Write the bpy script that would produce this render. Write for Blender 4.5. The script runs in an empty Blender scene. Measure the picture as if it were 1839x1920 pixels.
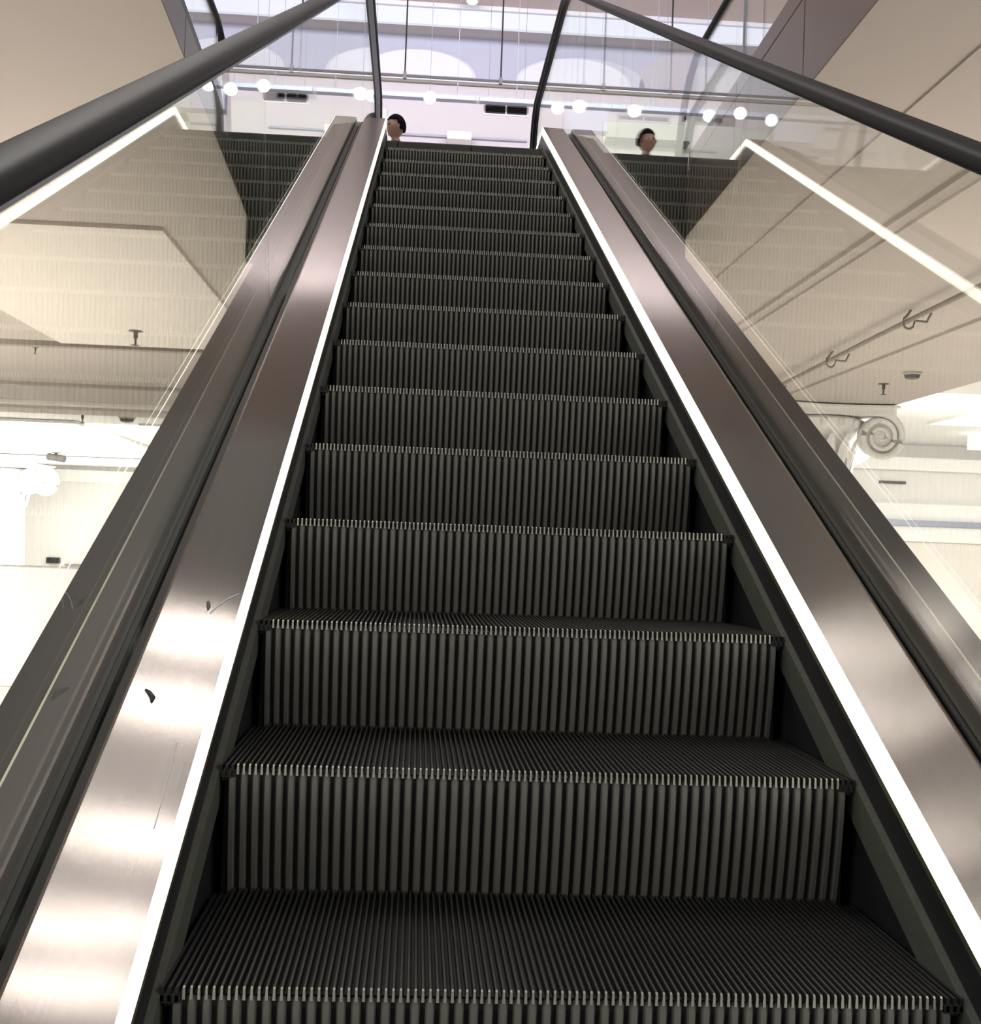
import bpy, bmesh, math, random
from mathutils import Vector, Matrix
random.seed(3)
S = bpy.context.scene
COL = S.collection

# ------------------------------------------------------------------ camera
YAW, PITCH, ROLL, FPX = 0.05956772, 0.02558511, 0.03624368, 2290.24
cy_, sy_, cp_, sp_ = math.cos(YAW), math.sin(YAW), math.cos(PITCH), math.sin(PITCH)
F = Vector((sy_*cp_, cy_*cp_, sp_)); R0 = Vector((cy_, -sy_, 0)); U0 = R0.cross(F)
R1 = math.cos(ROLL)*R0 + math.sin(ROLL)*U0
U1 = -math.sin(ROLL)*R0 + math.cos(ROLL)*U0
cam = bpy.data.cameras.new('camera'); camo = bpy.data.objects.new('camera', cam); COL.objects.link(camo)
cam.sensor_fit = 'HORIZONTAL'; cam.sensor_width = 36; cam.lens = FPX/1839*36
cam.clip_start = 0.05; cam.clip_end = 200
camo.matrix_world = Matrix(((R1.x, U1.x, -F.x, -0.22301), (R1.y, U1.y, -F.y, -1.60775), (R1.z, U1.z, -F.z, 0.58408), (0, 0, 0, 1)))
S.camera = camo

# ------------------------------------------------------------------ world, exposure, large unseen lights
w = bpy.data.worlds.new('world'); S.world = w; w.use_nodes = True
w.node_tree.nodes['Background'].inputs[0].default_value = (1.0, 0.95, 0.90, 1)
w.node_tree.nodes['Background'].inputs[1].default_value = 0.42
S.view_settings.view_transform = 'Standard'; S.view_settings.look = 'None'
S.view_settings.exposure = 0.0; S.view_settings.gamma = 1.0; S.view_settings.use_curve_mapping = False
S.cycles.use_denoising = True
S.cycles.max_bounces = 10; S.cycles.transparent_max_bounces = 16
S.cycles.caustics_reflective = False; S.cycles.caustics_refractive = False
S.cycles.sample_clamp_indirect = 6

def area(name, loc, target, sx, sy, power, col):
    l = bpy.data.lights.new(name, 'AREA'); l.shape = 'RECTANGLE'; l.size = sx; l.size_y = sy
    l.energy = power; l.color = col
    o = bpy.data.objects.new(name, l); COL.objects.link(o); o.location = loc
    o.rotation_euler = (Vector(target)-Vector(loc)).to_track_quat('-Z', 'Y').to_euler()
    return o
area('upper_store_light', (0, 10.5, 8.2), (0, 16.5, 6.6), 8, 1.5, 760, (0.86, 0.88, 1.0))
area('upper_hall_light', (-1.5, 4.0, 8.2), (0, 4.5, 2), 3.5, 5, 120, (1.0, 0.95, 0.92))
area('left_bounce_fill', (-6.5, -2.0, 2.68), (-6.5, -1.9, -1), 6, 6, 420, (1.0, 0.955, 0.915))  # unseen lamp added so its bounce brightens the lower ceiling
area('right_bounce_fill', (5.6, -2.0, 2.68), (5.6, -1.9, -1), 6, 6, 420, (1.0, 0.955, 0.915))  # matching added bounce lamp on the right, out of view
area('left_floor_fill', (-4.5, 10, 0.45), (-4.5, 10, -1), 5, 6, 700, (1.0, 0.955, 0.915))  # added lamp hanging below eye level, bounces light off the floor
area('right_floor_fill', (5.5, 9.5, 0.45), (5.5, 9.5, -1), 4, 6, 420, (1.0, 0.955, 0.915))  # right twin of the added floor bounce lamp, also unseen
area('counter_fill', (-9, 12.5, 2.5), (-8, 16, -1), 6, 1, 420, (1.0, 0.98, 0.94))  # unseen lamp added to brighten the white counter
area('lower_store_fill', (-8, 31, 2.4), (-8, 36, -1), 9, 6, 2000, (1.0, 0.98, 0.94))  # unseen lamp added to whiten the far lower store
area('far_wall_fill', (-9, 24, 2.4), (-9, 42, 0), 9, 1, 1300, (1.0, 0.98, 0.94))  # unseen added lamp aimed at the far cream wall
area('lower_right_fill', (9.5, 15.5, 2.4), (10, 24, 0), 6, 1.2, 400, (1.0, 0.98, 0.95))  # added lamp, unseen, brightens the wall on the right

# ------------------------------------------------------------------ helpers
def mat(name, col, rough=0.5, metal=0.0, emit=0, ecol=None, noise=0.0, nscale=6.0, stretch=(1, 1, 1), bump=0.0, aniso=0.0, spec=None):
    m = bpy.data.materials.new(name); m.use_nodes = True
    nt = m.node_tree; b = nt.nodes['Principled BSDF']
    b.inputs['Base Color'].default_value = (*col, 1); b.inputs['Roughness'].default_value = rough
    b.inputs['Metallic'].default_value = metal
    if spec is not None: b.inputs['Specular IOR Level'].default_value = spec
    if emit:
        b.inputs['Emission Color'].default_value = (*(ecol or col), 1); b.inputs['Emission Strength'].default_value = emit
    if noise or bump:
        tc = nt.nodes.new('ShaderNodeTexCoord'); mp = nt.nodes.new('ShaderNodeMapping'); mp.inputs['Scale'].default_value = stretch
        n = nt.nodes.new('ShaderNodeTexNoise'); n.inputs['Scale'].default_value = nscale; n.inputs['Detail'].default_value = 5
        nt.links.new(tc.outputs['Object'], mp.inputs[0]); nt.links.new(mp.outputs[0], n.inputs['Vector'])
        if noise:
            mr = nt.nodes.new('ShaderNodeMapRange'); mr.inputs['To Min'].default_value = 1-noise; mr.inputs['To Max'].default_value = 1+noise
            nt.links.new(n.outputs['Fac'], mr.inputs['Value'])
            mx = nt.nodes.new('ShaderNodeMix'); mx.data_type = 'RGBA'; mx.blend_type = 'MULTIPLY'; mx.inputs[0].default_value = 1
            mx.inputs[6].default_value = (*col, 1)
            nt.links.new(mr.outputs[0], mx.inputs[7]); nt.links.new(mx.outputs[2], b.inputs['Base Color'])
        if bump:
            bp = nt.nodes.new('ShaderNodeBump'); bp.inputs['Strength'].default_value = bump; bp.inputs['Distance'].default_value = 0.01
            nt.links.new(n.outputs['Fac'], bp.inputs['Height']); nt.links.new(bp.outputs[0], b.inputs['Normal'])
    if aniso:
        b.inputs['Anisotropic'].default_value = aniso
        tg = nt.nodes.new('ShaderNodeTangent'); tg.direction_type = 'UV_MAP'; tg.uv_map = 'UVMap'
        nt.links.new(tg.outputs[0], b.inputs['Tangent'])
    return m

def glassmat(name, tint, ior=1.5):
    m = bpy.data.materials.new(name); m.use_nodes = True; nt = m.node_tree
    for n in list(nt.nodes): nt.nodes.remove(n)
    out = nt.nodes.new('ShaderNodeOutputMaterial'); mx = nt.nodes.new('ShaderNodeMixShader')
    tr = nt.nodes.new('ShaderNodeBsdfTransparent'); tr.inputs[0].default_value = (*tint, 1)
    gl = nt.nodes.new('ShaderNodeBsdfGlossy'); gl.inputs['Roughness'].default_value = 0.0; gl.inputs[0].default_value = (0.95, 0.97, 0.93, 1)
    fr = nt.nodes.new('ShaderNodeFresnel'); fr.inputs[0].default_value = ior
    ge = nt.nodes.new('ShaderNodeNewGeometry'); mr = nt.nodes.new('ShaderNodeMapRange')   # both faces of the pane reflect like the outside of glass
    mr.inputs['To Min'].default_value = ior; mr.inputs['To Max'].default_value = 1/ior
    nt.links.new(ge.outputs['Backfacing'], mr.inputs['Value']); nt.links.new(mr.outputs[0], fr.inputs[0])
    nt.links.new(fr.outputs[0], mx.inputs[0]); nt.links.new(tr.outputs[0], mx.inputs[1]); nt.links.new(gl.outputs[0], mx.inputs[2])
    nt.links.new(mx.outputs[0], out.inputs[0])
    return m

M = dict(
    deck=mat('brushed_deck', (0.265, 0.235, 0.228), 0.145, 1.0, noise=0.10, nscale=1, stretch=(300, 1.5, 1.5), aniso=1.0),
    outer=mat('outer_deck_metal', (0.05, 0.048, 0.043), 0.5, 0.3, spec=0.3, noise=0.12, nscale=8),
    rubber=mat('handrail_rubber', (0.010, 0.010, 0.012), 0.5, spec=0.12),
    gasket=mat('black_gasket', (0.008, 0.008, 0.009), 0.5),
    skirt=mat('dark_skirt', (0.010, 0.010, 0.012), 0.45),
    trim=mat('glint_trim', (0.42, 0.41, 0.31), 0.35, 1.0),  # yellowish reflected line along the deck ridge is put into this colour
    clad=mat('dark_side_cladding', (0.022, 0.020, 0.019), 0.6, 0.0, spec=0.25, noise=0.15, nscale=5),
    brush=mat('skirt_brush', (0.045, 0.048, 0.040), 0.8, noise=0.3, nscale=60),
    alu=mat('edge_aluminium', (0.55, 0.56, 0.42), 0.35, 1.0),
    led=mat('led_strip', (1, 1, 0.93), 0.5, emit=3.2, ecol=(1.0, 1.0, 0.86)),
    tread=mat('cast_tread', (0.045, 0.045, 0.043), 0.45, 0.5, noise=0.12, nscale=30),
    treadbase=mat('tread_groove', (0.022, 0.022, 0.021), 0.7),
    riser=mat('cast_riser', (0.165, 0.163, 0.147), 0.5, 0.4, noise=0.12, nscale=14),
    lit_tip=mat('lit_tooth_tip', (0.42, 0.42, 0.37), 0.4, 0.7),  # tooth fronts: light painted in as a brighter colour, toned like cleaned metal
    black=mat('black_plastic', (0.012, 0.012, 0.013), 0.5),
    beige=mat('beige_plaster', (0.50, 0.45, 0.405), 0.85, noise=0.03, nscale=1.5),
    beige2=mat('pale_plaster', (0.76, 0.71, 0.645), 0.85, noise=0.02, nscale=1.5),
    white=mat('white_plaster', (0.86, 0.85, 0.82), 0.8),
    creamwall=mat('cream_wall', (0.80, 0.77, 0.735), 0.8),
    brown=mat('brown_fascia', (0.17, 0.122, 0.102), 0.35, 0.3, noise=0.08, nscale=3),
    darkwall=mat('dark_cladding', (0.040, 0.041, 0.040), 0.35, 0.3, noise=0.1, nscale=20, stretch=(8, 1, 0.3)),
    upceil=mat('upper_ceiling_plaster', (0.56, 0.47, 0.43), 0.85, noise=0.04, nscale=2),
    upwall=mat('upper_wall_plaster', (0.66, 0.60, 0.61), 0.8, noise=0.03, nscale=2),
    upgreen=mat('upper_shelf_wall', (0.70, 0.71, 0.60), 0.8),
    lav=mat('lavender_panel', (0.48, 0.47, 0.55), 0.8, noise=0.05, nscale=2),
    pale=mat('pale_relief', (0.72, 0.70, 0.74), 0.7, noise=0.05, nscale=4),
    darkline=mat('dark_metal', (0.03, 0.026, 0.026), 0.4, 0.5),
    steel=mat('pale_steel', (0.34, 0.36, 0.43), 0.5, 0.5),
    lamp=mat('lamp_face', (1, 1, 1), 0.5, emit=14, ecol=(1.0, 0.97, 0.93)),
    cove=mat('lit_ceiling_panel', (1, 1, 1), 0.5, emit=2.6, ecol=(1.0, 0.99, 0.96)),
    covelit=mat('cove_lit_glow', (0.25, 0.25, 0.28), 0.5, emit=0.68, ecol=(0.84, 0.86, 1.0)),
    glass=glassmat('balustrade_glass', (0.962, 0.968, 0.952)),
    skin=mat('skin', (0.20, 0.105, 0.075), 0.5),
    hair=mat('black_hair', (0.003, 0.0025, 0.0025), 0.9, spec=0.05),
    coat=mat('dark_coat', (0.018, 0.018, 0.024), 0.8),
    floor=mat('pale_floor', (0.78, 0.75, 0.71), 0.3),
    pipe=mat('taupe_pipe', (0.27, 0.235, 0.20), 0.6),
    device=mat('device_plastic', (0.10, 0.09, 0.08), 0.5),
)

class MB:
    def __init__(s): s.v = []; s.f = []; s.m = []
    def add(s, vs, fs, mi=0):
        o = len(s.v); s.v += [tuple(v) for v in vs]; s.f += [tuple(i+o for i in f) for f in fs]; s.m += [mi]*len(fs); return s
    def box(s, x0, x1, y0, y1, z0, z1, mi=0):
        return s.add([(x, y, z) for z in (z0, z1) for y in (y0, y1) for x in (x0, x1)],
                     [(0, 2, 3, 1), (4, 5, 7, 6), (0, 1, 5, 4), (2, 6, 7, 3), (0, 4, 6, 2), (1, 3, 7, 5)], mi)
    def sweep(s, rings, mi=0, closed=True, caps=True):
        n = len(rings[0]); o = [v for r in rings for v in r]; f = []
        for i in range(len(rings)-1):
            for j in range(n if closed else n-1):
                k = (j+1) % n; f.append((i*n+j, i*n+k, (i+1)*n+k, (i+1)*n+j))
        if caps and closed:
            f.append(tuple(range(n))[::-1]); f.append(tuple((len(rings)-1)*n+j for j in range(n)))
        return s.add(o, f, mi)
    def tube(s, pts, r, n=10, mi=0, rx=None):
        pts = [Vector(p) for p in pts]; rings = []
        for i, p in enumerate(pts):
            t = (pts[min(i+1, len(pts)-1)]-pts[max(i-1, 0)]).normalized()
            a = t.cross(Vector((0, 0, 1)) if abs(t.z) < 0.95 else Vector((1, 0, 0))).normalized(); b = a.cross(t)
            rr = r[i] if isinstance(r, (list, tuple)) else r
            rings.append([p+a*((rx or rr)*math.cos(2*math.pi*k/n))+b*(rr*math.sin(2*math.pi*k/n)) for k in range(n)])
        return s.sweep(rings, mi)
    def lathe(s, prof, c=(0, 0, 0), n=24, mi=0):
        rings = [[(c[0]+r*math.cos(2*math.pi*k/n), c[1]+r*math.sin(2*math.pi*k/n), c[2]+z) for k in range(n)] for r, z in prof]
        return s.sweep(rings, mi)
    def mesh(s, name):
        me = bpy.data.meshes.new(name); me.from_pydata(s.v, [], s.f); me.update(); return me
    def build(s, name, mats, parent=None, smooth=False, bevel=0, uv=False):
        me = s.mesh(name)
        for m in (mats if isinstance(mats, (list, tuple)) else [mats]): me.materials.append(m)
        for p, mi in zip(me.polygons, s.m): p.material_index = mi; p.use_smooth = smooth
        bm = bmesh.new(); bm.from_mesh(me); bmesh.ops.recalc_face_normals(bm, faces=bm.faces)
        if uv:   # u runs across the brushing
            L = bm.loops.layers.uv.new('UVMap')
            for f in bm.faces:
                for l in f.loops: l[L].uv = (l.vert.co.x, l.vert.co.y + l.vert.co.z*0.5)
        bm.to_mesh(me); bm.free()
        o = bpy.data.objects.new(name, me); COL.objects.link(o)
        if parent: o.parent = parent
        if bevel:
            b = o.modifiers.new('bevel', 'BEVEL'); b.width = bevel; b.segments = 2; b.limit_method = 'ANGLE'
        if smooth:
            try:
                me.set_sharp_from_angle(angle=math.radians(38))
            except Exception: pass
        return o

def tag(o, label, cat, group=None):
    o['label'] = label; o['category'] = cat
    if group: o['group'] = group
    return o
def empty(name, loc, label, cat, group=None):
    o = bpy.data.objects.new(name, None); o.location = loc; o.empty_display_size = 0.1; COL.objects.link(o)
    return tag(o, label, cat, group)
def struct(o, label=None):
    o['kind'] = 'structure'
    if label: o['label'] = label
    return o
def at(o, root):      # child built in world coordinates under an Empty at root.location
    o.parent = root; o.matrix_parent_inverse = Matrix.Translation(root.location).inverted(); return o
def dup(root, loc, label, rotz=None):
    r = root.copy(); COL.objects.link(r); r.location = loc; r['label'] = label
    if rotz is not None: r.rotation_euler = (0, 0, rotz)
    for ch in list(root.children):
        c = ch.copy(); COL.objects.link(c); c.parent = r
        for g in ch.children:
            d = g.copy(); COL.objects.link(d); d.parent = c
    return r

# ------------------------------------------------------------------ measures
RUN, RISE, SL = 0.41956, 0.208788, 0.497635
CT = 1/math.sqrt(1+SL*SL)
YC, ZH = 6.70, 3.475            # deck corner at the top of the incline
FZ = 3.30                       # upper floor level
CZ = 2.74                       # underside of the slab
OX0, OX1, OY0, OY1 = -1.45, 1.55, -3.0, 6.66   # opening in the slab
Y0, Y1 = -2.6, 9.3

def corner(ab):
    zh = ZH+(ab-0.1)*CT; return ((zh-ab)/SL, zh)
def path_section(mb, sec, sgn, y0=Y0, y1=Y1, mi=0):
    """sweeps a section of (x, height above nosing line) up the incline and along the landing"""
    a = [(sgn*x, y0, SL*y0+ab) for x, ab in sec]
    c = [(sgn*x, corner(ab)[0], corner(ab)[1]) for x, ab in sec]
    b = [(sgn*x, y1, corner(ab)[1]) for x, ab in sec]
    return mb.sweep([a, c, b], mi)

# ------------------------------------------------------------------ structure: slab, ceilings, fascias
def sbox(name, x0, x1, y0, y1, z0, z1, m, label=None):
    return struct(MB().box(x0, x1, y0, y1, z0, z1).build(name, m), label)
def ox0(y): return OX0+(OY1-min(y, OY1))*0.033
def ox1(y): return OX1-(OY1-min(y, OY1))*0.018 if y > 0 else OX1-OY1*0.018
def slab(name, pts, z0, z1, m): return struct(MB().sweep([[(x, y, z0) for x, y in pts], [(x, y, z1) for x, y in pts]]).build(name, m))
slab('ceiling', [(ox1(-6), -6), (8.2, -6), (8.2, 12.4), (OX1, 12.4), (OX1, OY1), (ox1(0), 0)], CZ, CZ+.12, M['beige'])
slab('ceiling', [(-2.6, -6), (-2.6, 2.3), (ox0(2.3), 2.3), (OX0, OY1), (OX0, 21), (-14, 21), (-14, -6)], CZ, CZ+.12, M['beige'])
sbox('ceiling', OX0, OX1, OY1+.05, 21, CZ, CZ+.12, M['beige'])
sbox('ceiling', OX1, 6.45, 12.4, 19, CZ, CZ+.12, M['beige'])
sbox('floor', OX1+.03, 12, -3, 20, FZ-.1, FZ, M['floor'])
sbox('floor', -12, -1.76, 2.4, 20, FZ-.1, FZ, M['floor'])
sbox('floor', -1.76, OX1+.03, OY1+.9, 20, FZ-.1, FZ, M['floor'])
sbox('floor', -30, 30, -3, 46, -1.75, -1.65, M['floor'])
# fascia of the opening, built as panels with open joints
for xf, s_, name in ((ox0, -1, 'trim_1'), (ox1, 1, 'trim_2')):
    def plate(d0, d1, ya, yb, z0, z1):
        q = [(xf(ya)+s_*d0, ya), (xf(ya)+s_*d1, ya), (xf(yb)+s_*d1, yb), (xf(yb)+s_*d0, yb)]
        return MB().sweep([[(x, y, z0) for x, y in q], [(x, y, z1) for x, y in q]])
    ys_, zt = (2.3, 3.03) if s_ < 0 else (0, FZ)
    root = struct(plate(.02, .05, ys_, OY1+.04, CZ+.002, zt).build(name, M['darkline']))
    y = OY1
    while y > ys_+.2:
        ya = max(y-1.35, ys_)
        plate(-.004, .02, ya+.006, y-.006, CZ+.001, zt-.10).build('panel', M['brown'], root, bevel=.003)
        if s_ > 0: plate(0, .02, ya+.006, y-.006, FZ-.088, FZ+.02).build('panel', M['brown'], root, bevel=.003)
        y = ya
root = struct(MB().box(OX0, OX1, OY1+.02, OY1+.06, 2.42, FZ).box(-2.3, OX0, OY1+.02, OY1+.06, CZ+.13, FZ).build('trim_3', M['darkline']))
MB().box(-2.3, OX0-.004, OY1, OY1+.02, CZ+.13, FZ-.01).build('panel', M['darkwall'], root, bevel=.002)
nx = 6
for i in range(nx):
    xa = OX0+(OX1-OX0)*i/nx; xb = OX0+(OX1-OX0)*(i+1)/nx
    MB().box(xa+.004, xb-.004, OY1, OY1+.02, 2.42, FZ-.01).build('panel', M['darkwall'], root, bevel=.002)
# lower ceiling: pale panel, mouldings, beams
sbox('trim_4', -4.4, -2.1, 7.12, 12.7, CZ-.03, CZ, M['beige2'])
sbox('trim_5', -14, -1.5, 12.75, 12.9, CZ-.06, CZ, M['pipe'])
sbox('trim_6', -14, -1.5, 16.9, 17.1, CZ-.05, CZ, M['pipe'])
sbox('trim_7', -14, -1.5, 19.6, 20.0, CZ-.05, CZ, M['beige2'])
sbox('trim_8', -14, -1.5, 20.0, 20.9, CZ-.10, CZ, M['beige'])
for i, (x, wd, dz) in enumerate(((2.05, .03, .012), (2.72, .05, .03), (2.86, .05, .02), (4.68, .06, .03))):
    sbox('trim_%d' % (9+i), x, x+wd, 1.0 if x > 2.5 else -3, 18.9 if x < 5.8 else 12, CZ-dz, CZ, M['beige'])
# bright lower store beyond
sbox('ceiling', -30, 2.0, 21, 42, CZ+.02, CZ+.12, M['white'])
sbox('ceiling', 6.45, 20, 12.4, 26, CZ+.28, CZ+.4, M['white'])
sbox('ceiling', 8.2, 20, -6, 12.4, CZ+.28, CZ+.4, M['white'])
sbox('trim_14', 8.17, 8.25, -6, 12.4, CZ, CZ+.3, M['white'])
sbox('trim_15', 6.45, 8.2, 12.38, 12.46, CZ, CZ+.3, M['white'])
sbox('wall_back', -30, 2, 42, 42.2, -1.7, CZ+.1, M['creamwall'])
sbox('wall_right', 4.5, 22, 24, 24.2, -1.7, CZ+.4, M['creamwall'])

# upper store
sbox('ceiling', -9, 9, 8.4, 16.5, 8.36, 8.46, M['upceil'])
sbox('wall_back', -9, 9, 16.5, 16.7, FZ, 8.4, M['upwall'])

# ------------------------------------------------------------------ escalator
esc = empty('escalator', (0, 0, 0), 'long escalator with ribbed dark steps, white edge lights and glass balustrades', 'escalator')

PITCHR = 0.01905; NR = 52
# one step: local origin at the middle of its nosing
def tread_mesh():
    mb = MB(); zb = -0.013
    n = NR*2+1; p = 1.0/(n-1)
    for i in range(n):
        x = -0.5+i*p; hw = 0.0021
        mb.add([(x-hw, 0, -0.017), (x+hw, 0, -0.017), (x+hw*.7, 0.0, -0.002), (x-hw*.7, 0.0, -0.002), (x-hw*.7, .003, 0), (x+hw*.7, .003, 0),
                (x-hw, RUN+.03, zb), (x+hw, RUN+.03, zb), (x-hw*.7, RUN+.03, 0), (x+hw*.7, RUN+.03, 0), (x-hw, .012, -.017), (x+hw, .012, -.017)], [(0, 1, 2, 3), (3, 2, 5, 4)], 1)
        o_ = len(mb.v)-12
        mb.f += [tuple(q+o_ for q in f) for f in ((4, 5, 9, 8), (0, 3, 4, 8, 6, 10), (1, 11, 7, 9, 5, 2))]; mb.m += [0, 0, 0]
    return mb
def strip_mesh(q):
    mb = MB(); mb.box(min(q*.504, q*.531), max(q*.504, q*.531), 0, RUN, -.022, -.012)
    for s_ in (q,):
        for i in range(3):
            x = s_*(0.509+i*0.0095)
            mb.box(x-.0022, x+.0022, 0, RUN, -.02, -.002)
    return mb
def riser_mesh():
    mb = MB(); p = 1.0/NR
    zs = [-0.0165, -0.03, -0.07, -0.11, -0.15, -0.19, -0.235]
    def yo(z): t = (z+0.0165)/(-0.22); return 0.004+0.034*t**1.6
    for i in range(-1, NR+1):
        x = -0.5+(i+0.5)*p
        rings = []
        for z in zs:
            y = yo(z)
            rings.append([(x-.0068, y+.008, z), (x-.0058, y+.001, z), (x-.0036, y-.003, z), (x+.0036, y-.003, z), (x+.0058, y+.001, z), (x+.0068, y+.008, z)])
        rings[0] = [(a, b+.004 if k in (2, 3) else b, c+(.004 if k in (2, 3) else 0)) for k, (a, b, c) in enumerate(rings[0])]
        mb.sweep(rings, closed=False, caps=False)
        t = rings[0]; mb.add(t, [tuple(range(6))])
    return mb
def body_mesh():
    mb = MB()
    mb.box(-.527, .527, .013, RUN+.03, -.030, -.013)
    mb.box(-.527, .527, .048, .060, -.24, -.03)
    mb.add([(-.515, .014, -.020), (.515, .014, -.020), (.515, .046, -.235), (-.515, .046, -.235), (-.515, .056, -.235), (.515, .056, -.235), (.515, .045, -.020), (-.515, .045, -.020)],
           [(0, 1, 2, 3), (3, 2, 5, 4), (0, 7, 6, 1), (0, 3, 4, 7), (1, 6, 5, 2)])
    return mb
st0 = body_mesh().build('step', M['treadbase'], esc)
tr0 = tread_mesh().build('tread', [M['tread'], M['lit_tip']], st0)
ri0 = riser_mesh().build('riser', M['riser'], st0, smooth=True)
sds = []
for q in (-1, 1): sds.append(strip_mesh(q).build('side_strip', M['black'], st0))
first = True
for k in range(-4, 19):
    if k <= 15: y, z = k*RUN, k*RISE
    else: y, z = k*RUN, 3.305-(0.03 if k == 16 else 0)+(0.0 if k > 16 else .02)
    if first: o = st0; first = False
    else:
        o = st0.copy(); COL.objects.link(o)
        for ch in (tr0, ri0, *sds):
            c = ch.copy(); COL.objects.link(c); c.parent = o
    o.location = (0, y, z)

# landing plate with comb
lp = MB(); lp.box(-.53, .53, 19*RUN-.02, 9.3, FZ-.04, FZ+.01); lp.build('landing_plate', M['steel'], esc)
cb = MB()
for i in range(NR): cb.box(-.5+(i+.5)/NR-.004, -.5+(i+.5)/NR+.004, 19*RUN-.10, 19*RUN-.02, FZ-.01, FZ+.008)
cb.build('comb', M['alu'], esc)

for s_ in (-1, 1):
    path_section(MB(), [(.540, -.45), (.540, .052), (.60, .052), (.60, -.45)], s_).build('skirt_panel', M['skirt'], esc)
    path_section(MB(), [(.530, -.078), (.530, -.012), (.5405, -.006), (.5405, -.086)], s_).build('skirt_brush', M['brush'], esc)
    path_section(MB(), [(.5385, .052), (.5385, .064), (.60, .064), (.60, .052)], s_).build('edge_profile', M['alu'], esc)
    path_section(MB(), [(.5390, .064), (.5415, .110), (.5440, .1115), (.5448, .1115), (.5448, .064)], s_).build('light_strip', M['led'], esc)
    d = path_section(MB(), [(.5450, .1125), (.6, .1118), (.683, .1105), (.688, .109), (.690, .102), (.690, .04), (.5455, .04)], s_)
    d.build('inner_deck', M['deck'], esc, uv=True)
    path_section(MB(), [(.6905, .03), (.6905, .080), (.7145, .076), (.7145, .03)], s_).build('glass_gasket', M['gasket'], esc)
    path_section(MB(), [(.7285, .03), (.7285, .072), (.740, .070), (.740, .03)], s_).build('glass_gasket', M['gasket'], esc)
    path_section(MB(), [(.7405, .03), (.7405, .072), (.828, .063), (.828, .03)], s_).build('outer_deck', M['outer'], esc)
    path_section(MB(), [(.8285, .02), (.8285, .062), (.832, .0635), (.832, .02)], s_).build('edge_trim', M['trim'], esc)
    path_section(MB(), [(.8325, .02), (.8325, .058), (.897, .050), (.905, .045), (.908, .0), (.908, -.75), (.89, -.75), (.89, .02)], s_).build('side_cladding', M['clad'], esc)

# wear on the left inner deck: a dented corner, a chip and a curved scratch
def mark(name, pts, w, m):
    mb = MB(); q = []
    for x, y in pts: q.append((x, y, SL*y+.1118-(abs(x)-.6)*.016+.0004))
    mb.tube(q, w if isinstance(w, list) else [w]*len(q), 6); return mb.build(name, m, esc)
mark('dent', [(-.656, .428), (-.648, .420), (-.640, .408), (-.639, .396)], [.002, .004, .005, .002], M['black'])
mark('dent', [(-.604, .690), (-.601, .676), (-.600, .664)], [.0035, .004, .001], M['device'])
mark('scratch', [(-.594, .655), (-.587, .673), (-.572, .700), (-.553, .722)], .0012, M['pale'])
mark('scratch', [(-.578, .30), (-.573, .20), (-.571, .12)], .0007, M['pale'])

# handrail: rounded section swept along incline, bend, landing and the turn down at the end
HAB, HZ = 1.076, 4.60
def handrail_path():
    pts = []
    yb = (HZ-HAB)/SL; r = 1.3; t = r*math.tan(math.atan(SL)/2)
    pts += [(Y0, SL*Y0+HAB), (0, HAB), (3, 3*SL+HAB)]
    th = math.atan(SL); cyy, czz = yb+t, HZ-r
    for i in range(9):
        a = th*(1-i/8); pts.append((cyy-r*math.sin(a), czz+r*math.cos(a)))
    ye = 9.2; rr = .42
    for i in range(1, 13):
        a = math.pi*i/12; pts.append((ye+rr*math.sin(a), HZ-rr+rr*math.cos(a)))
    pts.append((8.9, HZ-2*rr))
    return pts
HP = handrail_path()
def sweep_yz(mb, pts, sec, x0):
    rings = []
    for i, p in enumerate(pts):
        a = pts[max(i-1, 0)]; b = pts[min(i+1, len(pts)-1)]
        ty, tz = b[0]-a[0], b[1]-a[1]; l = math.hypot(ty, tz); ny, nz = -tz/l, ty/l
        rings.append([(x0+sx, p[0]+ny*sn, p[1]+nz*sn) for sx, sn in sec])
    return mb.sweep(rings)
hsec = [(.040*math.copysign(abs(math.cos(a))**.6, math.cos(a)), .021*math.copysign(abs(math.sin(a))**.75, math.sin(a))) for a in [2*math.pi*k/20 for k in range(20)]]
tsec = [(-.020, -.030), (.020, -.030), (.024, -.016), (-.024, -.016)]
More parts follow.
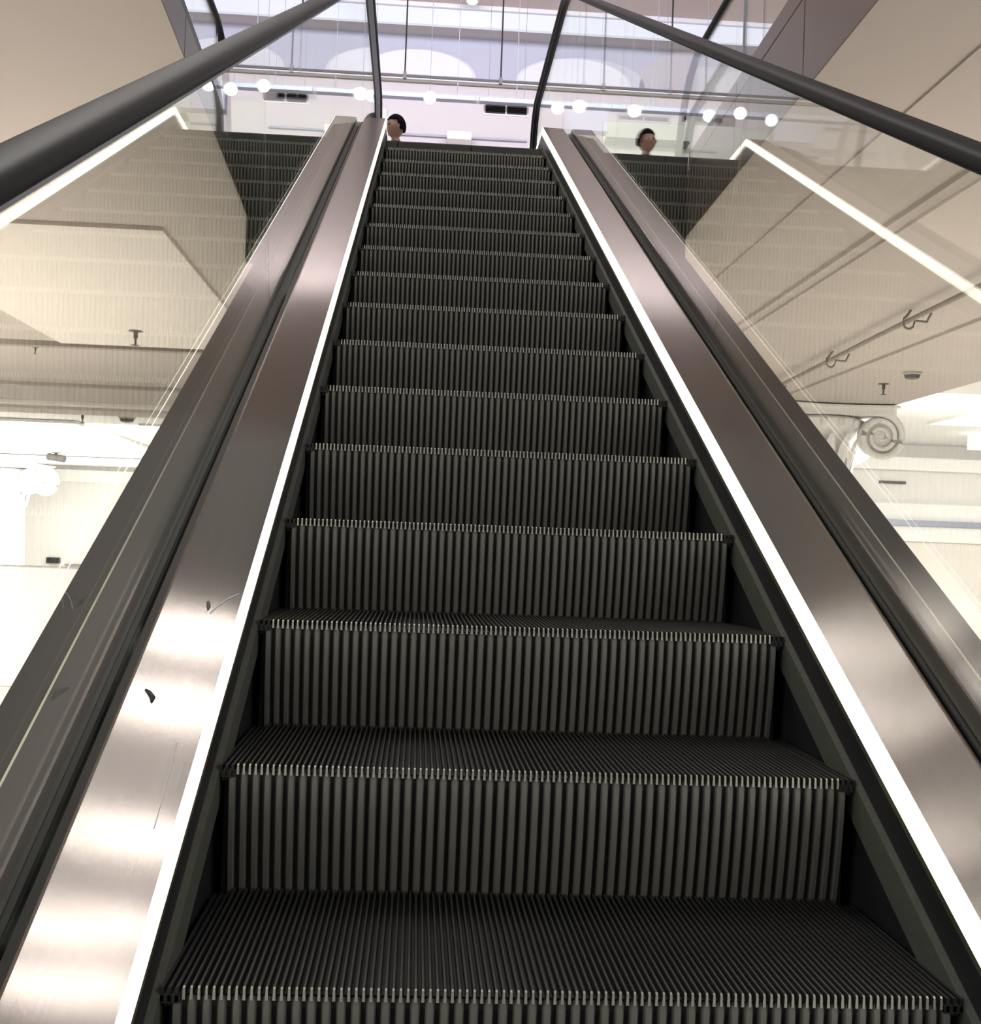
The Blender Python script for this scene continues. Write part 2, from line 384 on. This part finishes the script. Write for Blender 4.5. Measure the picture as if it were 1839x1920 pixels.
for s_ in (-1, 1):
    hs = hsec if s_ < 0 else [(a*.9, b-.010) for a, b in hsec]
    sweep_yz(MB(), HP, hs, s_*.7215).build('handrail', M['rubber'], esc, smooth=True)
    sweep_yz(MB(), HP[:-4], tsec, s_*.7215).build('handrail_track', M['steel'], esc)
    # glass panels between joints square to the incline
    def along(y, ab):        # point on a joint line whose foot is at y on the deck
        t = (ab-.05)/(1+SL*SL); return (y-SL*t, SL*(y-SL*t)+ab)
    feet = [-2.4, -.02, 2.34, 4.72]
    for i in range(3):
        y0, y1 = feet[i]+.003, feet[i+1]-.003
        q = [along(y0, .05), along(y1, .05), along(y1, HAB-.03), along(y0, HAB-.03)]
        r_ = [[(s_*(.7215-.004), y, z) for y, z in q], [(s_*(.7215+.004), y, z) for y, z in q]]
        MB().sweep(r_).build('glass_panel', M['glass'], esc)
    a0 = along(4.723, .05); a1 = along(4.723, HAB-.03)
    hp = [(y, z-.03) for y, z in HP if y > a1[0]+.2 and z > HZ-.6][:11]
    cc = corner(.05)
    q = [a0, cc, (7.1, cc[1])] + [(7.1, HZ-.03)] + [p for p in reversed(hp) if p[0] < 7.0] + [a1]
    MB().sweep([[(s_*(.7215-.004), y, z) for y, z in q], [(s_*(.7215+.004), y, z) for y, z in q]]).build('glass_panel', M['glass'], esc)
    q = [(7.106, cc[1]), (9.2, cc[1]), (9.45, cc[1]+.06), (9.58, HZ-.42), (9.45, HZ-.14), (9.2, HZ-.03), (7.106, HZ-.03)]
    MB().sweep([[(s_*(.7215-.004), y, z) for y, z in q], [(s_*(.7215+.004), y, z) for y, z in q]]).build('glass_panel', M['glass'], esc)
# truss underneath
tb = MB(); tb.sweep([[(-.88, Y0, SL*Y0-.75), (.88, Y0, SL*Y0-.75), (.88, Y0, SL*Y0-.70), (-.88, Y0, SL*Y0-.70)], [(-.88, 6.6, SL*6.6-.75), (.88, 6.6, SL*6.6-.75), (.88, 6.6, SL*6.6-.70), (-.88, 6.6, SL*6.6-.70)]])
tb.build('truss_cover', M['darkwall'], esc)

# ------------------------------------------------------------------ guard rails around the opening
def guard(x, label):
    g = empty('guard_rail', (x, 5, FZ), label, 'railing')
    z = 4.42; pts = [(1.5, z), (5, z), (7.5, z)]
    for i in range(1, 10):
        a = math.pi/2*i/9; pts.append((7.5+.75*math.sin(a), z-.75+.75*math.cos(a)))
    pts.append((8.25, FZ))
    at(sweep_yz(MB(), pts, [(.03*math.cos(2*math.pi*k/12), .03*math.sin(2*math.pi*k/12)) for k in range(12)], x).build('top_rail', M['rubber'], smooth=True), g)
    ys = [1.5, 3.07, 4.64, 6.21, 7.6]
    for a, b in zip(ys, ys[1:]):
        at(MB().box(x-.006, x+.006, a+.01, b-.01, FZ, z-.03).build('glass_panel', M['glass']), g)
    for y in ys[:4]:
        at(MB().box(x-.012, x+.012, y-.008, y+.008, FZ, z-.03).build('post', M['steel']), g)
guard(1.80, 'glass guard rail with black top rail on the floor edge right of the escalator')
guard(-1.86, 'glass guard rail with black top rail on the floor edge left of the escalator')

# ------------------------------------------------------------------ upper store details (back wall at y = 16.5)
Wy = 16.5
def relief(name, x0, x1, z0, z1, d, m):
    return struct(MB().box(x0, x1, Wy-d, Wy+.02, z0, z1).build(name, m, bevel=.01))
relief('trim_20', -9, 9, 8.30, 8.37, .62, M['pale'])
relief('trim_21', -9, 9, 7.40, 7.44, .05, M['pipe'])
relief('trim_22', -9, 9, 7.44, 7.50, .06, M['pale'])
relief('trim_23', -9, 9, 7.16, 7.24, .10, M['pale'])
relief('trim_24', -9, 9, 7.50, 8.12, .03, M['lav'])
relief('trim_25', -4.2, 1.2, 6.60, 6.63, .04, M['steel'])
relief('trim_26', 1.9, 4.6, 6.3, 7.10, .05, M['upgreen'])
relief('trim_27', -3.4, -.9, 6.3, 6.98, .05, M['upgreen'])
# raised oval reliefs
def oval(x, zc, rx, rz, label):
    mb = MB(); rings = []
    for r_, d in ((1, -.02), (1, .03), (.94, .06)):
        rings.append([(x+rx*r_*math.cos(math.pi*k/31), Wy-.03-d, zc+rz*r_*math.sin(math.pi*k/31)) for k in range(32)])
    mb.sweep(rings); o = tag(mb.build('ceiling_medallion', M['pale']), label, 'moulding'); return o
oval(-.45, 7.50, .85, .40, 'pale shallow plaster arch on the upper wall between the two left hanging rods')
oval(2.0, 7.50, 1.0, .42, 'pale shallow plaster arch on the upper wall right of the right black rail')
oval(3.65, 7.50, .85, .62, 'tan plaster arch with scrolled edge at the right end of the upper wall').active_material = M['upceil']
# wall band lit from a cove; the glow is put into its material
cv = MB().box(-8.5, 8.5, Wy-.58, Wy-.50, 8.06, 8.29).build('cove_lit_band', M['covelit']); tag(cv, 'long cool white band along the top of the upper wall with painted cove glow', 'light')

# suspended light track
tk = empty('lighting_track', (0, 14.5, 6.75), 'thin dark horizontal lighting rail hung on rods across the upper store', 'rail')
at(MB().box(-4.5, 5.5, 14.49, 14.51, 6.725, 6.755).build('rail', M['darkline']), tk)
for x in (-1.99, -.61, .665, 1.775, 2.95):
    at(MB().tube([(x, 14.5, 6.75), (x, 14.5, 8.36)], .012, 6).build('rod', M['darkline']), tk)
    at(MB().box(x-.022, x+.022, 14.47, 14.53, 6.70, 6.79).build('clamp', M['device']), tk)
du = empty('cable_duct', (0, 14.72, 6.56), 'pale blue grey cable duct below the dark lighting rail', 'duct')
for a, b in ((-3.1, -1.0), (-.95, .35), (.4, 1.45), (2.2, 3.4)):
    at(MB().box(a, b, 14.66, 14.78, 6.52, 6.585).build('section', M['steel'], bevel=.006), du)
for x in (-2.6, -1.3, 0.1, .9, 2.8):
    at(MB().tube([(x, 14.72, 6.58), (x, 14.72, 8.36)], .005, 5).build('wire', M['steel']), du)

def spotlight(x, z, aim, label):
    s_ = empty('spotlight', (x, 14.4, z), label, 'lamp', 'track spotlights in the upper store')
    d = Vector((aim*.5, -1, -.35)).normalized(); c = Vector((x, 14.4, z))
    at(MB().tube([c-d*.12, c-d*.10, c+d*.02, c+d*.06], [.03, .05, .06, .085], 16).build('housing', M['pale'], smooth=True), s_)
    at(MB().tube([c+d*.055, c+d*.066], [.078, .078], 16).build('lamp_face', M['lamp']), s_)
    at(MB().tube([(x, 14.45, z+.03), (x, 14.60, 6.62), (x, 14.60, 8.37)], .004, 6).build('bracket', M['steel']), s_)
spotlight(-2.44, 6.46, .3, 'glaring white track spotlight at the left end above the dark left wall area')
spotlight(-1.01, 6.41, .2, 'glaring white track spotlight just above the left deck tip')
spotlight(-.27, 6.43, .1, 'glaring white track spotlight right of the left black rail')
spotlight(1.42, 6.39, -.1, 'glaring white track spotlight above the right deck tip')
spotlight(3.46, 6.40, -.3, 'white track spotlight seen through the right glass panel')
b = empty('ceiling_spotlight', (.28, 15.6, 8.30), 'small round ceiling spotlight on the cornice near the top centre', 'lamp')
at(MB().lathe([(.10, 0), (.11, -.04), (.08, -.08)], (.28, 15.6, 8.36)).build('housing', M['pale'], smooth=True), b)
at(MB().lathe([(.075, -.08), (.07, -.092)], (.28, 15.6, 8.36)).build('lamp_face', M['lamp']), b)
b = empty('ceiling_spotlight', (-1.75, 15.2, 8.30), 'ceiling spotlight shining just under the left handrail', 'lamp')
at(MB().lathe([(.15, 0), (.16, -.04), (.12, -.08)], (-1.75, 15.2, 8.36)).build('housing', M['pale'], smooth=True), b)
at(MB().lathe([(.115, -.08), (.11, -.092)], (-1.75, 15.2, 8.36)).build('lamp_face', M['lamp']), b)

def grille(x0, x1, z0, z1, n, label):
    g = empty('air_grille', ((x0+x1)/2, 14.9, z0), label, 'vent', 'air grilles in the upper store')
    at(MB().box(x0, x1, 14.9, 14.94, z0, z1).build('backing', M['black']), g)
    for hx in (x0+.05, x1-.05): at(MB().tube([(hx, 14.93, z1-.02), (hx, 14.93, 8.37)], .003, 4).build('hanger_rod', M['steel']), g)
    fr = MB(); fr.box(x0-.02, x1+.02, 14.88, 14.90, z1, z1+.02); fr.box(x0-.02, x1+.02, 14.88, 14.90, z0-.02, z0)
    for i in range(n+1):
        x = x0+(x1-x0)*i/n; fr.box(x-.012, x+.012, 14.88, 14.90, z0, z1)
    at(fr.build('frame', M['pale']), g)
    for i in range(4):
        z = z0+(z1-z0)*(i+.5)/4; at(MB().box(x0, x1, 14.885, 14.90, z-.006, z+.006).build('slat', M['darkline']), g)
grille(-2.32, -1.78, 6.50, 6.62, 2, 'dark air grille beside the leftmost spotlight')
grille(.48, 1.07, 6.44, 6.56, 2, 'dark air grille left of the right black rail')
grille(2.32, 3.02, 6.46, 6.51, 2, 'narrow dark slot grille above the right person')
# boxes on the wall
tag(MB().box(.0, .36, 16.2, 16.48, 6.50, 6.62).build('wall_box', M['white'], bevel=.008), 'small white box on the upper wall just above the top step', 'box')
tag(MB().box(2.35, 3.6, 16.2, 16.44, 6.62, 6.66).build('wall_shelf', M['darkline']), 'thin dark shelf line behind the head of the right person', 'shelf')
sbx = MB().box(1.55, 2.15, 14.7, 14.9, 6.22, 6.50)
for hx in (1.65, 2.05): sbx.tube([(hx, 14.8, 6.48), (hx, 14.8, 8.37)], .006, 5)
tag(sbx.build('speaker_box', M['steel']), 'grey square box hanging right of the right deck tip', 'box')

# ------------------------------------------------------------------ people on the upper floor
def person(loc, face, label, yaw):
    root = empty('person', loc, label, 'person')
    me = bpy.data.meshes.new('tmp'); 
    V = [(0, 0, .93), (0, 0, 1.15), (0, 0, 1.40), (0, .01, 1.52), (0, -.01, 1.60),
         (-.19, 0, 1.42), (-.24, .0, 1.14), (-.25, -.06, .90), (-.26, -.08, .82), (.19, 0, 1.42), (.24, 0, 1.14), (.25, -.06, .90), (.26, -.08, .82),
         (-.10, 0, .88), (-.11, -.01, .48), (-.11, .02, .09), (-.12, -.14, .04), (.10, 0, .88), (.11, -.01, .48), (.11, .02, .09), (.12, -.14, .04)]
    E = [(0, 1), (1, 2), (2, 3), (3, 4), (2, 5), (5, 6), (6, 7), (7, 8), (2, 9), (9, 10), (10, 11), (11, 12), (0, 13), (13, 14), (14, 15), (15, 16), (0, 17), (17, 18), (18, 19), (19, 20)]
    RD = [.15, .14, .15, .055, .05, .065, .045, .033, .03, .065, .045, .033, .03, .09, .06, .04, .035, .09, .06, .04, .035]
    me.from_pydata(V, E, []); me.update()
    o = bpy.data.objects.new('tmp', me); COL.objects.link(o)
    sk = o.modifiers.new('s', 'SKIN'); 
    if not me.skin_vertices: me.skin_vertices.new()
    for i, v in enumerate(me.skin_vertices[0].data): v.radius = (RD[i], RD[i]*(.75 if i < 3 else 1)); v.use_root = (i == 0)
    sb = o.modifiers.new('d', 'SUBSURF'); sb.levels = 2; sb.render_levels = 2
    dg = bpy.context.evaluated_depsgraph_get(); bm = bmesh.new(); bm.from_mesh(o.evaluated_get(dg).to_mesh())
    bpy.data.objects.remove(o)
    # head with nose, brow, chin, ears
    r = bmesh.ops.create_uvsphere(bm, u_segments=32, v_segments=22, radius=1)
    for v in r['verts']:
        x, y, z = v.co
        f = max(0, -y)
        X = x*.078*(1-.22*max(0, -z)); Y = y*.098; Z = z*.122
        if f > 0:
            Y -= .022*math.exp(-(x/.16)**2-((z+.08)/.20)**2)
            Y += .012*(math.exp(-((abs(x)-.36)/.16)**2-((z-.10)/.12)**2))
            Y -= .006*math.exp(-(x/.3)**2-((z+.42)/.08)**2)
            Y -= .010*math.exp(-(x/.4)**2-((z+.85)/.2)**2)
        v.co = (X, Y-.012, Z+1.69)
    for sx in (-1, 1):
        e = bmesh.ops.create_uvsphere(bm, u_segments=10, v_segments=8, radius=1)
        for v in e['verts']: v.co = (sx*.079+v.co.x*.010, .0+v.co.y*.02, 1.685+v.co.z*.032)
    # hands: palm and five fingers
    for sx in (-1, 1):
        hx, hy, hz = sx*.262, -.085, .80
        def blob(a, b, ra):
            e = bmesh.ops.create_uvsphere(bm, u_segments=10, v_segments=8, radius=1)
            a = Vector(a); b = Vector(b); d = (b-a); q = d.to_track_quat('Z', 'Y')
            for v in e['verts']: v.co = q @ Vector((v.co.x*ra, v.co.y*ra, v.co.z*(d.length/2+ra*.5))) + (a+b)/2
        blob((hx, hy, hz+.02), (hx, hy-.01, hz-.06), .030)
        for i, ln in enumerate((.06, .072, .068, .052)):
            yy = hy-.03+i*.018; blob((hx, yy, hz-.06), (hx-sx*.012, yy-.008, hz-.06-ln), .010)
        blob((hx, hy-.03, hz-.01), (hx-sx*.01, hy-.06, hz-.07), .011)
    m2 = bpy.data.meshes.new('body'); bm.to_mesh(m2); bm.free()
    ob = bpy.data.objects.new('body', m2); COL.objects.link(ob)
    rm = ob.modifiers.new('r', 'REMESH'); rm.mode = 'VOXEL'; rm.voxel_size = .009
    dg = bpy.context.evaluated_depsgraph_get(); m3 = bpy.data.meshes.new_from_object(ob.evaluated_get(dg)); ob.modifiers.clear(); ob.data = m3
    m3.materials.clear(); m3.materials.append(M['coat']); m3.materials.append(M['skin'])
    for p in m3.polygons:
        c = p.center; p.use_smooth = True
        p.material_index = 1 if c.z > 1.535 or (c.z < .86 and abs(c.x) > .2) else 0
    ob.parent = root
    # hair cap
    hb = bmesh.new(); bmesh.ops.create_uvsphere(hb, u_segments=28, v_segments=20, radius=1)
    dele = [v for v in hb.verts if (v.co.y < -.35 and v.co.z < .42) or v.co.z < -.45 or (v.co.y < -.05 and v.co.z < .05)]
    bmesh.ops.delete(hb, geom=dele, context='VERTS')
    for v in hb.verts: v.co = (v.co.x*.090, v.co.y*.112+.002, v.co.z*.136+1.70)
    hm = bpy.data.meshes.new('hair'); hb.to_mesh(hm); hb.free(); hm.materials.append(M['hair'])
    for p in hm.polygons: p.use_smooth = True
    ho = bpy.data.objects.new('hair', hm); COL.objects.link(ho); ho.parent = root
    sm = ho.modifiers.new('t', 'SOLIDIFY'); sm.thickness = .006; sm.offset = 0
    eb = MB()
    for sx in (-1, 1): eb.lathe([(.001, -.011), (.009, -.006), (.011, 0), (.009, .006), (.001, .011)], (sx*.029, -.098, 1.702), 10)
    eb.build('eyes', M['black'], root, smooth=True)
    root.rotation_euler = (0, 0, yaw); root.scale = (.958, .958, .958)
    return root
person((-.60, 11.1, FZ-.03), 0, 'person with short black hair whose head shows beside the left deck tip', math.radians(-62))
person((2.05, 11.1, FZ-.03), 0, 'person with short black hair standing behind the right glass panel', math.radians(15))

# ------------------------------------------------------------------ lower ceiling devices
def sprinkler(loc, label, sc=1.0):
    s_ = empty('sprinkler', loc, label, 'sprinkler', 'ceiling sprinklers')
    x, y, z = loc
    at(MB().lathe([(.05*sc, 0), (.05*sc, -.008), (.02*sc, -.014)], loc, 16).build('flange', M['device']), s_)
    at(MB().lathe([(.016*sc, -.01), (.016*sc, -.05*sc), (.008*sc, -.06*sc), (.008*sc, -.10*sc)], loc, 12).build('stem', M['device']), s_)
    at(MB().lathe([(.001, -.10*sc), (.03*sc, -.102*sc), (.03*sc, -.106*sc), (.001, -.108*sc)], loc, 16).build('deflector', M['device']), s_)
    return s_
sprinkler((-3.29, 11.57, CZ-.03), 'dark sprinkler on the pale ceiling panel seen through the left glass', 1.5)
sprinkler((-4.87, 13.3, CZ), 'tiny dark sprinkler at the left edge above the dark moulding', .8)
sprinkler((5.49, 13.2, CZ), 'dark sprinkler on the right ceiling beside the smoke detector', 1.3)
sprinkler((-6.64, 21.98, CZ+.02), 'dark sprinkler on the white ceiling left of the round smoke detector', 1.7)
def detector(loc, label, sc=1.0):
    d = empty('smoke_detector', loc, label, 'detector', 'smoke detectors')
    at(MB().lathe([(.10*sc, 0), (.10*sc, -.02*sc), (.085*sc, -.03*sc)], loc, 24).build('base', M['beige']), d)
    at(MB().lathe([(.085*sc, -.03*sc), (.07*sc, -.065*sc), (.03*sc, -.075*sc), (.001, -.076*sc)], loc, 24).build('sensor', M['device']), d)
detector((5.43, 12.18, CZ), 'round smoke detector on the right ceiling above the column capital', 1.1)
detector((-5.85, 22.15, CZ+.02), 'round dark smoke detector on the white ceiling behind the left deck', 1.6)
# security camera like device and small downlights of the left store
d = empty('ceiling_camera', (-10.6, 34, CZ), 'small dark ceiling mounted camera above the white pilaster on the far left', 'camera')
at(MB().lathe([(.12, 0), (.12, -.05)], (-10.6, 34, CZ+.02)).build('mount', M['device']), d)
at(MB().tube([(-10.6, 34, CZ-.02), (-10.6, 33.9, CZ-.15)], .04, 8).build('arm', M['device']), d)
at(MB().tube([(-10.8, 33.9, CZ-.14), (-10.3, 33.8, CZ-.20)], .10, 12).build('housing', M['device']), d)

# pipe with hangers on the right ceiling
pp = empty('ceiling_pipe', (3.95, 8, CZ-.12), 'taupe pipe on hook hangers under the right ceiling', 'pipe')
at(MB().tube([(3.78, 3.0, CZ-.10), (3.98, 9.5, CZ-.10), (4.12, 12.6, CZ-.10), (4.3, 18, CZ-.10)], .022, 10).build('pipe_run', M['pipe'], smooth=True), pp)
for y in (8.7, 11.0, 13.6):
    x = 3.96+(y-8.7)*.045
    pts = [(x+.02, y, CZ), (x-.02, y, CZ-.06)]+[(x+.05*math.cos(a), y, CZ-.11+.06*math.sin(a)) for a in [math.radians(v) for v in range(150, 400, 25)]]+[(x+.16, y, CZ-.10), (x+.2, y, CZ-.02)]
    at(MB().tube(pts, .011, 8).build('hanger', M['pipe'], smooth=True), pp)

# ------------------------------------------------------------------ ionic column on the right
def column(cx, cy, ztop, s_, label, m):
    c = empty('column', (cx, cy, -1.65), label, 'column')
    n = 96; rings = []
    zc = ztop-1.05*s_
    for z, r in ((-1.65, .60), (-1.5, .60), (-1.45, .53), (-1.3, .50), (zc-.1, .45), (zc, .45)):
        rings.append([(cx+s_*(r-(.022*(0.5+0.5*math.cos(24*2*math.pi*k/n)) if -1.46 < z < zc-.05 else 0))*math.cos(2*math.pi*k/n),
                       cy+s_*(r-(.022*(0.5+0.5*math.cos(24*2*math.pi*k/n)) if -1.46 < z < zc-.05 else 0))*math.sin(2*math.pi*k/n), z) for k in range(n)])
    at(MB().sweep(rings).build('shaft', m, smooth=True), c)
    at(MB().lathe([(.45*s_, zc), (.50*s_, zc+.03), (.50*s_, zc+.08), (.46*s_, zc+.10), (.46*s_, ztop-.45*s_), (.60*s_, ztop-.32*s_), (.66*s_, ztop-.18*s_), (.6*s_, ztop-.14*s_)], (cx, cy, 0), 40).build('bell', m, smooth=True), c)
    # abacus with concave sides
    pts = []
    for q in range(4):
        a = math.pi/4+q*math.pi/2
        for t in range(-5, 6):
            u = t/5
            p0 = Vector((math.cos(a), math.sin(a)))*1.22; p1 = Vector((math.cos(a+math.pi/2), math.sin(a+math.pi/2)))*1.22
            w_ = (u+1)/2; p = p0.lerp(p1, .04+.92*w_); p *= 1-.16*math.sin(math.pi*w_)
            pts.append((cx+s_*p.x, cy+s_*p.y))
    ab = MB(); ab.sweep([[(x, y, ztop-.13*s_) for x, y in pts], [(x, y, ztop-.03*s_) for x, y in pts]])
    ab.sweep([[(cx+(x-cx)*1.05, cy+(y-cy)*1.05, ztop-.03*s_) for x, y in pts], [(cx+(x-cx)*1.05, cy+(y-cy)*1.05, ztop) for x, y in pts]])
    at(ab.build('abacus', m), c)
    # volutes: spiral ribs on the front and back faces, at both ends
    for fy in (-1, 1):
        for sx in (-1, 1):
            vx = cx+sx*.72*s_; vz = ztop-.42*s_; vy = cy+fy*.60*s_
            vb = MB(); path = []; rad = []
            for i in range(70):
                th = i/69*math.pi*5.2; r = (.30*(1-i/69)**.9+.035)*s_
                path.append((vx+sx*r*math.sin(th), vy-fy*(-.02*i/69), vz+r*math.cos(th))); rad.append((.042*(1-i/69)+.014)*s_)
            vb.tube(path, rad, 8)
            vb.lathe([(.001, 0)], (0, 0, 0), 3) if False else None
            at(vb.build('volute', m, smooth=True), c)
            db = MB(); R_ = .30*s_
            db.sweep([[(vx+r*R_*math.cos(2*math.pi*k/28), vy+fy*dy-fy*.09*s_, vz+r*R_*math.sin(2*math.pi*k/28)) for k in range(28)] for r, dy in ((.95, -.10), (1, .04), (.85, .06), (.5, .07), (.12, .10), (.02, .12))])
            at(db.build('volute_disc', m, smooth=True), c)
    # acanthus leaves and eggs between the volutes
    for k in range(16):
        a = 2*math.pi*k/16
        lf = MB(); rr = []
        for i in range(7):
            t = i/6; rad_ = (.47+.05*math.sin(t*2.2)+.14*t**3)*s_; wd = (.085*math.sin(math.pi*(.15+.75*t)))*s_
            z = zc+.10+t*(ztop-.40*s_-zc-.10); cvec = Vector((math.cos(a), math.sin(a), 0)); tv = Vector((-math.sin(a), math.cos(a), 0))
            cc_ = Vector((cx, cy, z))+cvec*rad_
            rr.append([cc_-tv*wd, cc_+cvec*.03*s_, cc_+tv*wd, cc_-cvec*.02*s_])
        lf.sweep(rr); at(lf.build('acanthus_leaf', m, smooth=True), c)
        eg = MB(); ez = ztop-.24*s_; ex, ey = cx+.66*s_*math.cos(a+.2), cy+.66*s_*math.sin(a+.2)
        eg.lathe([(.001, -.075*s_), (.04*s_, -.05*s_), (.055*s_, 0), (.045*s_, .04*s_), (.001, .06*s_)], (ex, ey, ez), 12)
        at(eg.build('egg', m, smooth=True), c)
    return c
column(5.60, 16.0, CZ-.02, 1.0, 'white column with scrolled ionic capital behind the right deck', M['white'])
column(-13.1, 37.5, 2.55, 1.3, 'overexposed white column with scrolled capital at the far left edge', M['white'])

# ------------------------------------------------------------------ lower store, left
def fixture(x0, x1, y0, y1, z, label, nm='ceiling_light_panel'):
    l = empty(nm, ((x0+x1)/2, (y0+y1)/2, z), label, 'light')
    at(MB().box(x0-.05, x1+.05, y0-.05, y1+.05, z, z+.06).build('frame', M['white']), l)
    at(MB().box(x0, x1, y0, y1, z-.01, z).build('diffuser', M['cove']), l)
fixture(-14, -7.2, 23.5, 33, CZ-.05, 'large glowing white ceiling panel at the far left of the lower store')
fixture(-5.9, -5.5, 23.6, 24.2, CZ-.02, 'small bright square ceiling light behind the left deck')
fixture(-22, 2, 36, 39, CZ-.06, 'long glowing ceiling band above the far cream wall')
sbox('trim_30', -30, 2, 41.7, 42, 2.2, 2.62, M['white'])
sbox('trim_31', -30, 2, 40.5, 42, -1.7, -1.1, M['white'])
tag(MB().box(-13.03, -12.62, 41.7, 41.98, -.66, -.46).build('wall_screen', M['black'], bevel=.01), 'small black rectangular screen on the white wall at the left edge', 'screen')
tag(MB().box(-12.4, -11.6, 41.7, 41.98, -.72, -.67).build('wall_shelf', M['pipe']), 'thin grey ledge on the cream wall beside the small black screen', 'shelf')
tag(MB().box(-30, -4.6, 15.8, 16.6, -1.65, .02).build('display_counter', M['white'], bevel=.02), 'long white display counter across the lower store on the left', 'counter')
# ------------------------------------------------------------------ lower store, right
sbox('trim_32', 4.5, 22, 23.6, 24, 2.45, 2.72, M['white'])
sbox('trim_33', 4.5, 22, 23.8, 24, .95, 1.75, M['white'])
sbox('trim_34', 4.5, 22, 23.7, 24, 1.28, 1.40, M['steel'])
sbox('trim_35', 4.5, 22, 23.9, 24, -1.7, .95, M['beige2'])
fixture(8.8, 19, 14.5, 19.5, CZ+.24, 'wide glowing ceiling panel above the right store')
tag(MB().box(10.3, 10.8, 20.9, 21.3, CZ-.02, CZ+.26).build('downlight', M['cove']), 'small bright downlight right of the column capital', 'light')
for x, lab in ((8.6, 'dark slot vent beside the column capital'), (9.9, 'dark slot vent at the right edge below the downlight')):
    z = 2.34 if x < 9 else 2.2
    v_ = empty('slot_vent', (x, 23.9, z), lab, 'vent', 'slot vents on the right wall')
    at(MB().box(x-.28, x+.28, 23.93, 24.0, z-.03, z+.03).build('slot', M['device']), v_)
    at(MB().box(x-.31, x+.31, 23.95, 24.0, z+.03, z+.045).build('rim', M['white']), v_)

# ------------------------------------------------------------------ linear ceiling lights over the opening (they gleam on the left deck)
for i, (x, y) in enumerate(((-2.45, 5.58), (-2.5, 4.83), (-2.6, 3.60), (-2.75, 2.86), (-2.8, 2.40))):
    s_ = empty('linear_light', (x, y, 8.3), '%s of the five linear ceiling lights high above the left deck' % ('farthest', 'second farthest', 'middle one', 'second nearest', 'nearest')[i], 'lamp', 'linear lights above the opening')
    at(MB().box(x-.85, x+.85, y-.16, y+.16, 8.18, 8.30).build('housing', M['pale']), s_)
    l = bpy.data.lights.new('linear_lamp', 'AREA'); l.shape = 'RECTANGLE'; l.size = 1.6; l.size_y = (.34, .30, .26, .24, .22)[i]; l.energy = (56, 46, 34, 24, 21)[i]; l.color = (1, .96, .9)
    lo = bpy.data.objects.new('linear_lamp', l); COL.objects.link(lo); lo.location = (x, y, 8.17)
    at(lo, s_)
